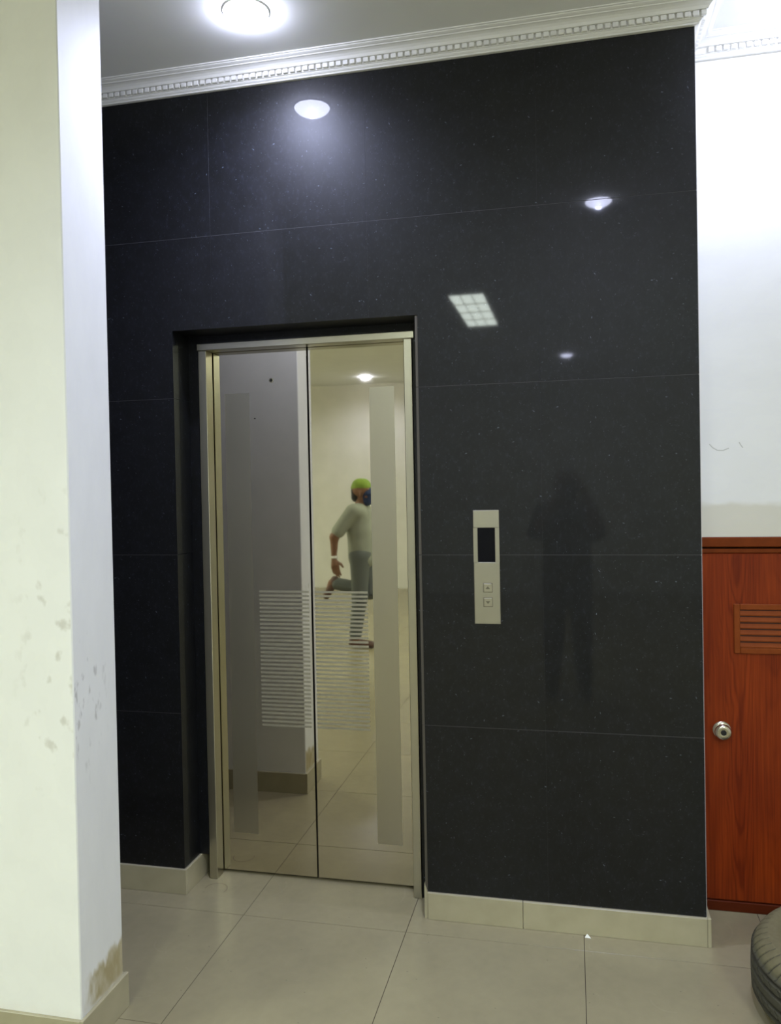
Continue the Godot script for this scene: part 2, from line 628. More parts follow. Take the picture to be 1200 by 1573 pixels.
func build_shell() -> void:
	# floor: bed of grout, then every tile near the lift a piece of its own
	var fl := thing("floor", "floor of large polished beige tiles with dark thin joints", "floor", Vector3.ZERO, "", "structure")
	box("grout_bed", Vector3(XL - 0.2, -0.15, -0.9), Vector3(XR + 0.2, -0.0012, ZB + 0.2), 0.0, M.floor_grout, fl)
	var rest := new_st()
	for i in range(-10, 7):
		for j in range(-2, 15):
			var x0 := -1.181 + 0.6 * i
			var z0 := 0.105 + 0.6 * j
			var lo := Vector3(maxf(x0, XL) + 0.0012, -0.012, maxf(z0, -0.3) + 0.0012)
			var hi := Vector3(minf(x0 + 0.6, XR) - 0.0012, 0.0, minf(z0 + 0.6, ZB) - 0.0012)
			if hi.x - lo.x < 0.02 or hi.z - lo.z < 0.02:
				continue
			if j < 3 and i > -3 and i < 4:
				box("floor_tile", lo, hi, 0.0003, M.floor, fl)
			else:
				add_box(rest, lo, hi, 0.0003)
	var far := obj("floor_tile_field", rest, M.floor, fl)
	far.set_meta("kind", "stuff")
	# ceiling
	var ce := box("ceiling", Vector3(XL - 0.2, CEIL, -0.9), Vector3(XR + 0.2, CEIL + 0.2, ZB + 0.2), 0.0, M.ceiling)
	tag(ce, "plain pale grey-white painted ceiling above the lift lobby", "ceiling", "", "structure")
	# side and rear walls of the room
	var a := box("wall_outer", Vector3(XL - 0.2, 0, -0.9), Vector3(XL, CEIL, ZB + 0.2), 0.0, M.cream)
	tag(a, "cream wall at the far left end of the hall, out of frame", "wall", "", "structure")
	var b := box("wall_front", Vector3(XL, 0, ZB), Vector3(XR, CEIL, ZB + 0.2), 0.0, M.cream)
	tag(b, "cream wall at the far end of the room, mirrored in the lift door", "wall", "", "structure")
	var c := box("wall_side", Vector3(XR, 0, -0.9), Vector3(XR + 0.2, CEIL, ZB + 0.2), 0.0, M.cream)
	tag(c, "cream wall on the far right, outside the picture", "wall", "", "structure")
	# white wall to the right, set back from the granite, above the cupboard niche
	var w := thing("wall_right", "white plastered wall set back right of the granite, scuffed above the cupboard", "wall", Vector3.ZERO, "", "structure")
	var st := new_st()
	quad(st, Vector3(0.42, 1.338, ZR), Vector3(XR, 1.338, ZR), Vector3(XR, CEIL, ZR), Vector3(0.42, CEIL, ZR), Vector3(0, 0, 1), [Vector2(0, 1), Vector2(3, 1), Vector2(3, 0), Vector2(0, 0)])
	var m := mat(Color(1, 1, 1), 0.75)
	m.albedo_texture = plaster_image("right", 61)
	var pl := new_st()
	add_box(pl, Vector3(0.42, 1.338, ZR - 0.3), Vector3(XR, CEIL, ZR - 0.001), 0.0)
	add_box(pl, Vector3(1.07, 0.0, ZR - 0.3), Vector3(XR, 1.338, ZR - 0.001), 0.0)
	obj("plaster_face", st, m, w)
	obj("wall_core", pl, M.plaster, w)
	box("baseboard_tile", Vector3(1.075, 0.0, ZR - 0.001), Vector3(XR, 0.0945, ZR + 0.011), 0.0012, M.skirting, w)
	# scuffs: a shallow curved scrape and a short tick
	var sc := new_st()
	var pts := [[Vector2(0.481, 1.668), Vector2(0.492, 1.655), Vector2(0.508, 1.645), Vector2(0.526, 1.644), Vector2(0.546, 1.652)], [Vector2(0.580, 1.672), Vector2(0.585, 1.662), Vector2(0.592, 1.652)]]
	for line in pts:
		for i in line.size() - 1:
			var p: Vector2 = line[i]
			var q: Vector2 = line[i + 1]
			var n := (q - p).orthogonal().normalized() * 0.0016
			quad(sc, Vector3(p.x - n.x, p.y - n.y, ZR + 0.0004), Vector3(q.x - n.x, q.y - n.y, ZR + 0.0004), Vector3(q.x + n.x, q.y + n.y, ZR + 0.0004), Vector3(p.x + n.x, p.y + n.y, ZR + 0.0004), Vector3(0, 0, 1))
	obj("scuff", sc, mat(Color(0.74, 0.74, 0.71), 0.8), w)

func build_granite_wall() -> void:
	var w := thing("wall_back", "wall clad in large polished black granite tiles around the lift door", "wall", Vector3.ZERO, "", "structure")
	var c := new_st()
	add_box(c, Vector3(XL, 0, -0.9), Vector3(-1.484, CEIL, -0.0015), 0.0)
	add_box(c, Vector3(-0.499, 0, -0.9), Vector3(0.4160, CEIL, -0.0015), 0.0)
	add_box(c, Vector3(-1.484, 2.163, -0.9), Vector3(-0.499, CEIL, -0.0015), 0.0)
	add_box(c, Vector3(-1.484, 0, -0.9), Vector3(-0.499, 2.163, -0.23), 0.0)
	obj("wall_core", c, M.plaster, w)
	# grout behind the tile joints
	var gr := new_st()
	add_box(gr, Vector3(XL, 0.09, -0.0014), Vector3(-1.4645, CEIL, -0.0003), 0.0)
	add_box(gr, Vector3(-0.5185, 0.09, -0.0014), Vector3(0.413, CEIL, -0.0003), 0.0)
	add_box(gr, Vector3(-1.4645, 2.1445, -0.0014), Vector3(-0.5185, CEIL, -0.0003), 0.0)
	obj("joint_grout", gr, M.grout, w)
	var xs := [XL, -3.7, -3.1, -2.5, -1.9, -1.3, -0.697, -0.0985, 0.415]
	var ys := [0.095, 0.69, 1.295, 1.888, 2.4875, 3.06]
	var ox0 := -1.463
	var ox1 := -0.52
	var oy := 2.143
	var g := 0.0007
	var gx := 0.0001
	for i in xs.size() - 1:
		for j in ys.size() - 1:
			var x0: float = xs[i]
			var x1: float = xs[i + 1]
			var y0: float = ys[j]
			var y1: float = ys[j + 1]
			var st := new_st()
			var any := false
			if x1 <= ox0 or x0 >= ox1 or y0 >= oy:
				add_box(st, Vector3(x0 + gx, y0 + g, -0.0012), Vector3(x1 - gx, y1 - g, 0.0), 0.0003)
				any = true
			else:
				if y1 > oy:
					add_box(st, Vector3(maxf(x0, ox0) + (gx if x0 > ox0 else 0.0), oy, -0.02), Vector3(minf(x1, ox1) - (gx if x1 < ox1 else 0.0), y1 - g, 0.0), 0.0)
					any = true
				if x0 < ox0:
					add_box(st, Vector3(x0 + gx, y0 + g, -0.02), Vector3(ox0, y1 - g, 0.0), 0.0)
					any = true
				if x1 > ox1:
					add_box(st, Vector3(ox1, y0 + g, -0.02), Vector3(x1 - gx, y1 - g, 0.0), 0.0)
					any = true
			if any:
				obj("granite_tile", st, M.granite, w)
	# tiles lining the recess: left and right cheeks and the head
	for j in 4:
		var y0: float = ys[j] + g
		var y1: float = minf(ys[j + 1] - g, oy + 0.02)
		box("granite_tile", Vector3(-1.4835, y0, -0.229), Vector3(-1.4632, y1, -0.0202), 0.0, M.granite, w)
		box("granite_tile", Vector3(-0.5198, y0, -0.229), Vector3(-0.4995, y1, -0.0202), 0.0, M.granite, w)
		# polished edge strip of the right cheek, standing proud beside the steel frame
		box("granite_edge", Vector3(-0.5302, y0, -0.12), Vector3(-0.5201, minf(y1, oy - 0.002), -0.002), 0.001, M.granite_edge, w)
	for k in [[-1.463, -0.697], [-0.697, -0.52]]:
		box("granite_tile", Vector3(k[0] + g, oy + 0.0002, -0.229), Vector3(k[1] - g, oy + 0.0198, -0.0202), 0.0, M.granite, w)
	# narrow granite returns closing the recess round the steel frame
	box("granite_return", Vector3(-1.4631, 0.096, -0.20), Vector3(-1.4225, oy - 0.0002, -0.128), 0.0, M.granite, w)
	box("granite_return", Vector3(-0.5655, 0.0, -0.20), Vector3(-0.5199, oy - 0.0002, -0.134), 0.0, M.granite, w)
	box("granite_return", Vector3(-1.4224, 2.1125, -0.20), Vector3(-0.5656, oy - 0.0002, -0.128), 0.0, M.granite, w)
	# skirting tiles along its foot
	var b := thing("baseboard_back", "beige tile baseboard along the foot of the granite wall", "baseboard", Vector3.ZERO, "", "structure")
	for s in [[-3.7, -2.66], [-2.657, -2.06], [-2.057, -1.453]]:
		box("baseboard_tile", Vector3(s[0], 0.0, -0.001), Vector3(s[1], 0.0945, 0.011), 0.0012, M.skirting, b)
	box("baseboard_tile", Vector3(-1.4631, 0.0, -0.20), Vector3(-1.4525, 0.0945, -0.0015), 0.0012, M.skirting, b)
	box("baseboard_tile", Vector3(-0.52, 0.0, -0.001), Vector3(-0.186, 0.0945, 0.011), 0.0012, M.skirting, b)
	box("baseboard_tile", Vector3(-0.1845, 0.0, -0.001), Vector3(0.4160, 0.0945, 0.011), 0.0012, M.skirting, b)
	box("baseboard_tile", Vector3(0.4166, 0.0, -0.23), Vector3(0.428, 0.0955, 0.011), 0.0012, M.skirting, b)
	# end piece of the cheek skirting with its slanted top
	var e := new_st()
	var r0 := [Vector3(-0.532, 0, -0.11), Vector3(-0.532, 0.125, -0.11), Vector3(-0.521, 0.095, -0.11), Vector3(-0.521, 0, -0.11)]
	var r1 := []
	for v in r0:
		r1.append(v + Vector3(0, 0, 0.117))
	for i in 4:
		var k := (i + 1) % 4
		var n: Vector3 = [Vector3(-1, 0, 0), Vector3(0.94, 0.34, 0), Vector3(1, 0, 0), Vector3(0, -1, 0)][i]
		quad(e, r0[i], r0[k], r1[k], r1[i], n)
	quad(e, r1[0], r1[1], r1[2], r1[3], Vector3(0, 0, 1))
	quad(e, r0[0], r0[1], r0[2], r0[3], Vector3(0, 0, -1))
	obj("baseboard_tile", e, M.skirting, b)

func cornice_profile() -> Array:
	# (out from the wall, height) from the wall's foot of the moulding to the ceiling
	return [Vector2(0.0, 3.0175), Vector2(0.011, 3.0175), Vector2(0.0125, 3.0185), Vector2(0.0125, 3.0225), Vector2(0.016, 3.0245), Vector2(0.019, 3.028), Vector2(0.020, 3.031),
		Vector2(0.024, 3.0315), Vector2(0.0245, 3.034), Vector2(0.0255, 3.050), Vector2(0.037, 3.0505), Vector2(0.0385, 3.053), Vector2(0.042, 3.059), Vector2(0.049, 3.0645), Vector2(0.058, 3.068),
		Vector2(0.064, 3.0685), Vector2(0.0655, 3.0715), Vector2(0.071, 3.073), Vector2(0.0765, 3.0755), Vector2(0.078, 3.078), Vector2(0.083, 3.0785), Vector2(0.084, 3.0822), Vector2(0.0, 3.0822)]

func build_cornice() -> void:
	var t := thing("trim_1", "white moulded ceiling cornice with a row of small dentil blocks", "cornice", Vector3.ZERO, "", "structure")
	var prof := cornice_profile()
	var st := new_st()
	# path along the granite wall, round the outside corner, along the side, then along the set-back wall
	var stations := [[XL, 0.0, Vector2(0, 1)], [0.4160, 0.0, Vector2(1, 1)], [0.4160, ZR, Vector2(1, 1)], [XR, ZR, Vector2(0, 1)]]
	var rings := []
	for s in stations:
		var ring := []
		for p in prof:
			var d: Vector2 = s[2]
			ring.append(Vector3(s[0] + d.x * p.x, p.y, s[1] + d.y * p.x))
		rings.append(ring)
	for r in 3:
		var A: Array = rings[r]
		var B: Array = rings[r + 1]
		var outward := Vector3(1, 0, 0) if r == 1 else Vector3(0, 0, 1)
		for i in prof.size() - 1:
			var d: Vector2 = prof[i + 1] - prof[i]
			var n2 := Vector2(d.y, -d.x).normalized()
			quad(st, A[i], A[i + 1], B[i + 1], B[i], (outward * n2.x + Vector3.UP * n2.y).normalized())
	obj("moulding", st, M.cornice, t)
	var dm := new_st()
	add_box(dm, Vector3(-0.0090, 3.0335, 0.024), Vector3(0.0090, 3.0495, 0.0345), 0.0012)
	var mesh := dm.commit()
	var x := -2.05
	while x < 0.44:
		var o := MeshInstance3D.new()
		o.name = "dentil"
		o.mesh = mesh
		o.material_override = M.cornice
		o.position = Vector3(x, 0, 0)
		t.add_child(o, true)
		x += 0.0249
	x = -0.01
	while x > -0.2:
		var o := MeshInstance3D.new()
		o.name = "dentil"
		o.mesh = mesh
		o.material_override = M.cornice
		o.rotation.y = PI / 2
		o.position = Vector3(0.4160, 0, x)
		t.add_child(o, true)
		x -= 0.0249
	x = 0.50
	while x < 0.8:
		var o := MeshInstance3D.new()
		o.name = "dentil"
		o.mesh = mesh
		o.material_override = M.cornice
		o.position = Vector3(x, 0, ZR)
		t.add_child(o, true)
		x += 0.0249

func build_pillar() -> void:
	var x0 := XL
	var x1 := -1.327
	var z0 := 0.657
	var z1 := 0.866
	var t := thing("wall_left", "white plastered wall end in the left foreground, smudged, with a damp-stained foot", "wall", Vector3.ZERO, "", "structure")
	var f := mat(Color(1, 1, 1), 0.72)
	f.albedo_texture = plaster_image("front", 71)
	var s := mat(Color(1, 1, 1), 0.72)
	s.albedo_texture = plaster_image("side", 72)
	var st := new_st()
	var c := 0.003
	var xm := -1.80
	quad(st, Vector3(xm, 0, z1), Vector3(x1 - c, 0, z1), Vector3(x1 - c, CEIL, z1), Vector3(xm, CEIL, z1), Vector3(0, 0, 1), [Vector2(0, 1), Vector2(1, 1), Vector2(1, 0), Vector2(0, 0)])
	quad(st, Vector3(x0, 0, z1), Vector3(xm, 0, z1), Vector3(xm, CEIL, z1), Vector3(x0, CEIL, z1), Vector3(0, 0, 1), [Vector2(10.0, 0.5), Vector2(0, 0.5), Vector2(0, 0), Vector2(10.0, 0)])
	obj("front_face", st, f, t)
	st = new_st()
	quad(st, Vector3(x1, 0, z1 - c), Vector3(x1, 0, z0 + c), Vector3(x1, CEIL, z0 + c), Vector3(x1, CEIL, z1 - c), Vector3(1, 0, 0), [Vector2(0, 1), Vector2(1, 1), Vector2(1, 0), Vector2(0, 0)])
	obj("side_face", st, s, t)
	st = new_st()
	quad(st, Vector3(x1 - c, 0, z1), Vector3(x1, 0, z1 - c), Vector3(x1, CEIL, z1 - c), Vector3(x1 - c, CEIL, z1), Vector3(1, 0, 1).normalized())
	quad(st, Vector3(x1, 0, z0 + c), Vector3(x1 - c, 0, z0), Vector3(x1 - c, CEIL, z0), Vector3(x1, CEIL, z0 + c), Vector3(1, 0, -1).normalized())
	quad(st, Vector3(x0, 0, z0), Vector3(x1 - c, 0, z0), Vector3(x1 - c, CEIL, z0), Vector3(x0, CEIL, z0), Vector3(0, 0, -1))
	quad(st, Vector3(x0, 0, z0), Vector3(x0, 0, z1), Vector3(x0, CEIL, z1), Vector3(x0, CEIL, z0), Vector3(-1, 0, 0))
	obj("back_faces", st, M.plaster, t)
	var b := thing("baseboard_left", "beige tile baseboard wrapped round the foot of the white wall end", "baseboard", Vector3.ZERO, "", "structure")
	box("baseboard_tile", Vector3(x0 - 0.011, 0, z1), Vector3(x1 + 0.0005, 0.101, z1 + 0.011), 0.0014, M.skirting, b)
	box("baseboard_tile", Vector3(x1 + 0.0008, 0, z0 - 0.011), Vector3(x1 + 0.0115, 0.103, z1 + 0.011), 0.0014, M.skirting, b)
	box("baseboard_tile", Vector3(x0 - 0.011, 0, z0 - 0.011), Vector3(x1 + 0.0005, 0.101, z0), 0.0014, M.skirting, b)

func build_lift_door() -> void:
	var t := thing("door_1", "two-leaf stainless steel lift door with etched stripes, set in a steel frame", "lift door", Vector3.ZERO, "", "structure")
	# frame: jambs with a return to the door, and the head
	for s in [[-1.4215, -1.388, 1.0], [-0.598, -0.5665, -1.0]]:
		var st := new_st()
		add_box(st, Vector3(s[0], 0.0, -0.182), Vector3(s[1], 2.085, -0.125), 0.002)
		obj("jamb", st, M.steel, t)
	box("frame_head", Vector3(-1.425, 2.0855, -0.182), Vector3(-0.5575, 2.112, -0.122), 0.002, M.steel, t)
	box("shaft_backing", Vector3(-1.46, 0.0, -0.2295), Vector3(-0.523, 2.14, -0.212), 0.0, M.dark, t)
	for k in 2:
		var a := -1.392 if k == 0 else -0.9905
		var b := -0.9955 if k == 0 else -0.5925
		var leaf := Node3D.new()
		leaf.name = "door_leaf"
		t.add_child(leaf, true)
		box("mirror_panel", Vector3(a, 0.012, -0.206), Vector3(b, 2.10, -0.188), 0.0015, M.mirror, leaf)
		if k == 0:
			box("etched_band", Vector3(-1.341, 0.165, -0.189), Vector3(-1.237, 1.92, -0.1877), 0.0, M.etched, leaf)
		else:
			box("etched_band", Vector3(-0.748, 0.165, -0.189), Vector3(-0.650, 1.92, -0.1877), 0.0, M.etched, leaf)
		var x0 := -1.212 if k == 0 else -0.982
		var x1 := -1.006 if k == 0 else -0.769
		for i in 34:
			var y := 0.600 + i * 0.01606
			box("etched_stripe", Vector3(x0, y, -0.189), Vector3(x1, y + 0.008, -0.1877), 0.0, M.etched_stripe, leaf)
		if k == 0:
			var h := new_st()
			var turn := Basis(Vector3.RIGHT, PI / 2)
			add_lathe(h, [Vector2(0.009, -0.002), Vector2(0.009, 0.001), Vector2(0.0065, 0.0015), Vector2(0.006, 0.0006)], Vector3(-1.143, 1.965, -0.1875), 24, turn)
			obj("key_ring", h, M.steel_dull, leaf)
			var hd := new_st()
			add_lathe(hd, [Vector2(0.0062, 0.0), Vector2(0.0062, 0.0007), Vector2(0.0, 0.0007)], Vector3(-1.143, 1.965, -0.1876), 24, turn)
			add_lathe(hd, [Vector2(0.0028, 0.0), Vector2(0.0028, 0.0008), Vector2(0.0, 0.0008)], Vector3(-1.215, 1.818, -0.1876), 16, turn)
			obj("key_hole", hd, M.dark, leaf)

func build_cupboard() -> void:
	var t := thing("cupboard", "low red-brown wooden cupboard door with a slatted vent, under the white wall", "cupboard", Vector3(0.43, 0, ZR))
	# local x runs from 0 at the granite to 0.62
	var W := 0.62
	box("carcass", Vector3(0, 0.0, -0.28), Vector3(W, 1.297, -0.022), 0.0, M.wood_dark, t)
	box("top_rail", Vector3(0, 1.302, -0.28), Vector3(W, 1.3375, 0.006), 0.003, M.wood_edge, t)
	box("plinth", Vector3(0, 0.0, -0.02), Vector3(W, 0.036, 0.002), 0.002, M.wood_plinth, t)
	box("face_frame", Vector3(0.0, 0.037, -0.021), Vector3(0.009, 1.296, 0.0015), 0.001, M.wood_edge, t)
	box("face_frame", Vector3(W - 0.009, 0.037, -0.021), Vector3(W, 1.296, 0.0015), 0.001, M.wood_edge, t)
	box("face_frame", Vector3(0.0092, 1.281, -0.021), Vector3(W - 0.0092, 1.296, 0.0015), 0.001, M.wood_edge, t)
	var d := Node3D.new()
	d.name = "door"
	t.add_child(d, true)
	var st := new_st()
	var lo := Vector3(0.0105, 0.040, -0.02)
	var hi := Vector3(W - 0.0105, 1.2795, 0.0)
	add_box(st, lo, hi, 0.002)
	# the same front face again with its own grain picture
	var m: StandardMaterial3D = M.wood
	m.uv1_scale = Vector3(1.0 / 0.62, 1.0 / 1.30, 1.0)
	obj("door_panel", st, m, d)
	var v := new_st()
	var vx0 := 0.124
	var vx1 := 0.50
	var vy0 := 0.926
	var vy1 := 1.101
	var fr := 0.020
	add_box(v, Vector3(vx0, vy0, -0.001), Vector3(vx0 + fr, vy1, 0.009), 0.002)
	add_box(v, Vector3(vx1 - fr, vy0, -0.001), Vector3(vx1, vy1, 0.009), 0.002)
	add_box(v, Vector3(vx0 + fr, vy1 - fr, -0.001), Vector3(vx1 - fr, vy1, 0.009), 0.002)
	add_box(v, Vector3(vx0 + fr, vy0, -0.001), Vector3(vx1 - fr, vy0 + fr, 0.009), 0.002)
	obj("vent_frame", v, M.vent, d)
	box("vent_backing", Vector3(vx0 + fr, vy0 + fr, -0.001), Vector3(vx1 - fr, vy1 - fr, 0.0008), 0.0, M.wood_dark, d)
	for i in 6:
		var y := vy0 + fr + 0.001 + i * 0.0226
		var s := new_st()
		# a sloping slat: lower edge forward
		var r0 := [Vector3(vx0 + fr, y, 0.008), Vector3(vx0 + fr, y + 0.004, 0.0085), Vector3(vx0 + fr, y + 0.017, 0.003), Vector3(vx0 + fr, y + 0.0145, 0.001), Vector3(vx0 + fr, y, 0.004)]
		var r1 := []
		for q in r0:
			r1.append(Vector3(vx1 - fr, q.y, q.z))
		var cen := Vector2.ZERO
		for q in r0:
			cen += Vector2(q.y, q.z) / 5.0
		for a in 5:
			var b := (a + 1) % 5
			var mid := Vector2((r0[a].y + r0[b].y) * 0.5, (r0[a].z + r0[b].z) * 0.5)
			var e := Vector2(r0[b].y - r0[a].y, r0[b].z - r0[a].z)
			var n := Vector2(e.y, -e.x).normalized()
			if n.dot(mid - cen) < 0.0:
				n = -n
			quad(s, r0[a], r0[b], r1[b], r1[a], Vector3(0, n.x, n.y))
		obj("vent_slat", s, M.vent, d)
	# round steel knob on a rose
	var k := new_st()
	var turn := Basis(Vector3.RIGHT, PI / 2)
	add_lathe(k, [Vector2(0.031, 0.0), Vector2(0.031, 0.003), Vector2(0.026, 0.006), Vector2(0.015, 0.008), Vector2(0.014, 0.013), Vector2(0.018, 0.016), Vector2(0.0255, 0.020), Vector2(0.028, 0.026), Vector2(0.027, 0.033), Vector2(0.0225, 0.038), Vector2(0.014, 0.0395), Vector2(0.0105, 0.0375), Vector2(0.0, 0.0370)], Vector3(0.080, 0.650, 0.0), 40, turn)
	obj("door_knob", k, mat(Color(0.74, 0.72, 0.66), 0.22, 1.0), d)
	var kh := new_st()
	add_lathe(kh, [Vector2(0.0095, 0.036), Vector2(0.0095, 0.0382), Vector2(0.0, 0.0382)], Vector3(0.080, 0.650, 0.0), 20, turn)
	obj("lock_cylinder", kh, M.dark, d)

func build_tyre() -> void:
	var R := 0.32
	var H := 0.215
	var t := thing("tyre", "used dusty black car tyre lying flat on the floor beside the cupboard", "tyre", Vector3(0.812, 0, 0.315))
	# half profile from the bead to the middle of the tread, radius and height from mid plane
	var half := [Vector2(0.222, 0.072), Vector2(0.217, 0.080), Vector2(0.219, 0.089), Vector2(0.225, 0.095), Vector2(0.230, 0.0955), Vector2(0.234, 0.0990), Vector2(0.244, 0.1045), Vector2(0.256, 0.1072), Vector2(0.268, 0.1055), Vector2(0.2705, 0.1055), Vector2(0.279, 0.1015), Vector2(0.287, 0.0965), Vector2(0.294, 0.0905),
		Vector2(0.300, 0.0835), Vector2(0.3055, 0.0755), Vector2(0.3095, 0.067), Vector2(0.3130, 0.0575)]
	var prof := []
	for p in half:
		prof.append(p)
	# tread with four running grooves
	var y := 0.0545
	while y > -0.0546:
		var g := false
		for c in [-0.047, -0.016, 0.016, 0.047]:
			if absf(y - c) < 0.0045:
				g = true
		prof.append(Vector2(0.3195 - 0.6 * y * y - (0.009 if g else 0.0), y))
		y -= 0.0031
	for i in range(half.size() - 1, -1, -1):
		prof.append(Vector2(half[i].x, -half[i].y))
	var seg := 900
	var n := prof.size()
	var pos := PackedVector3Array()
	var cut := PackedByteArray()
	for i in n:
		var p: Vector2 = prof[i]
		for s in seg:
			var a := TAU_ * s / seg
			var r := p.x
			var ay := absf(p.y)
			if i > 9 and i < n - 10:
				# slanted sipes across the shoulders, shorter ones across the inner ribs
				var ph := fposmod(a * R + ay * (0.55 if p.y > 0 else -0.55), 0.0335)
				if ay > 0.057 and ph < 0.0042:
					r -= 0.0055
				var ph2 := fposmod(a * R - p.y * 0.9 + 0.012, 0.0335)
				if ay > 0.021 and ay < 0.042 and ph2 < 0.0042:
					r -= 0.005
			cut.append(1 if r < p.x else 0)
			pos.append(Vector3(r * cos(a), p.y + H * 0.5, r * sin(a)))
	var st := new_st()
	for i in n:
		for s in seg:
			st.set_uv(Vector2(float(s) / seg, float(i) / n))
			var dusty := 0.2 + 0.8 * smoothstep(0.052, 0.082, absf(prof[i].y))
			if absf(prof[i].y) < 0.0525 and prof[i].x < 0.3145:
				dusty = 0.02  # groove shade put into the colour, along with less dust
			if cut[i * seg + s] == 1:
				dusty = 0.05  # sipes painted darker for shade, besides holding less dust
			st.set_color(Color(0.045, 0.043, 0.035).lerp(Color(0.165, 0.148, 0.080), dusty))
			st.set_smooth_group(0)
			st.add_vertex(pos[i * seg + s])
	for i in n - 1:
		for s in seg:
			var s1 := (s + 1) % seg
			for k in [i * seg + s, (i + 1) * seg + s1, i * seg + s1, i * seg + s, (i + 1) * seg + s, (i + 1) * seg + s1]:
				st.add_index(k)
	st.generate_normals()
	obj("tread_and_sidewalls", st, M.rubber, t)
	# inner liner
	var li := new_st()
	add_lathe(li, [Vector2(0.222, 0.072), Vector2(0.236, 0.085), Vector2(0.262, 0.090), Vector2(0.288, 0.078), Vector2(0.300, 0.05), Vector2(0.303, 0.0), Vector2(0.300, -0.05), Vector2(0.288, -0.078), Vector2(0.262, -0.090), Vector2(0.236, -0.085), Vector2(0.222, -0.072)], Vector3(0, H * 0.5, 0), 96)
	obj("inner_liner", li, M.rubber, t)

func build_call_panel() -> void:
	var t := thing("lift_call_panel", "narrow vertical steel call panel with dark display and two buttons on granite", "call panel", Vector3(-0.290, 1.2525, 0.0))
	# plate as a frame round the display window
	var st := new_st()
	var x0 := -0.0455
	var x1 := 0.0445
	add_box(st, Vector3(x0, -0.1975, 0.0), Vector3(x1, 0.0175, 0.004), 0.0012)
	add_box(st, Vector3(x0, 0.1375, 0.0), Vector3(x1, 0.1985, 0.004), 0.0012)
	add_box(st, Vector3(x0, 0.0175, 0.0), Vector3(x0 + 0.0145, 0.1375, 0.004), 0.0)
	add_box(st, Vector3(x1 - 0.0145, 0.0175, 0.0), Vector3(x1, 0.1375, 0.004), 0.0)
	obj("faceplate", st, M.steel_dull, t)
	box("display_window", Vector3(x0 + 0.0145, 0.0175, 0.0), Vector3(x1 - 0.0145, 0.1375, 0.0022), 0.0, M.display, t)
	for k in 2:
		var cy := -0.0715 if k == 0 else -0.1215
		var b := box("call_button", Vector3(-0.0125, cy - 0.0145, 0.0035), Vector3(0.0165, cy + 0.0145, 0.0062), 0.0018, M.steel, t)
		var a := new_st()
		var s := 1.0 if k == 0 else -1.0
		var p := [Vector3(-0.006, cy - 0.004 * s, 0.0064), Vector3(0.010, cy - 0.004 * s, 0.0064), Vector3(0.002, cy + 0.006 * s, 0.0064)]
		tri(a, p[0], p[1], p[2], Vector3(0, 0, 1))
		obj("arrow_mark", a, M.steel_shadow, b)
		# flat ring round the button, the shade of its recess painted in darker steel
		var r := new_st()
		add_box(r, Vector3(-0.0145, cy - 0.0165, 0.0035), Vector3(0.0185, cy + 0.0165, 0.0043), 0.0)
		obj("button_surround", r, M.steel_shadow, t)

func build_small() -> void:
	# faint ring mark on the tile before the left jamb, and a white chip on the floor
	var fl := get_node("floor")
	var st := new_st()
	var c := Vector3(-1.362, 0.0, -0.052)
	for i in 26:
		var a0 := -PI * 1.02 + PI * 1.15 * i / 26.0
		var a1 := -PI * 1.02 + PI * 1.15 * (i + 1) / 26.0
		var w0 := 0.0016
		var p := []
		for q in [[a0, 0.0435 - w0], [a1, 0.0435 - w0], [a1, 0.0435 + w0], [a0, 0.0435 + w0]]:
			p.append(c + Vector3(q[1] * cos(q[0]), 0.0004, q[1] * sin(q[0])))
		quad(st, p[0], p[1], p[2], p[3], Vector3.UP)
	var o := obj("ring_stain", st, mat(Color(0.42, 0.36, 0.25), 0.6), fl)
	o.set_meta("label", "faint brown ring mark on a floor tile")
	var ch := new_st()
	var b := [Vector3(-0.010, 0, 0.004), Vector3(0.011, 0, 0.006), Vector3(0.006, 0, -0.006), Vector3(-0.006, 0, -0.006)]
	var top := Vector3(-0.002, 0.011, -0.001)
	for i in 4:
		var v0: Vector3 = b[i]
		var v1: Vector3 = b[(i + 1) % 4]
		var n := (v1 - v0).cross(top - v0).normalized()
		if n.y < 0.0:
			n = -n
		tri(ch, v0, v1, top, n)
	tri(ch, b[0], b[1], b[2], Vector3.DOWN)
	tri(ch, b[0], b[2], b[3], Vector3.DOWN)
	var k := obj("plaster_chip", ch, mat(Color(0.93, 0.93, 0.9), 0.6))
	k.position = Vector3(0.031, 0.0002, 0.021)
	tag(k, "tiny white chip lying on the floor against the baseboard", "chip")

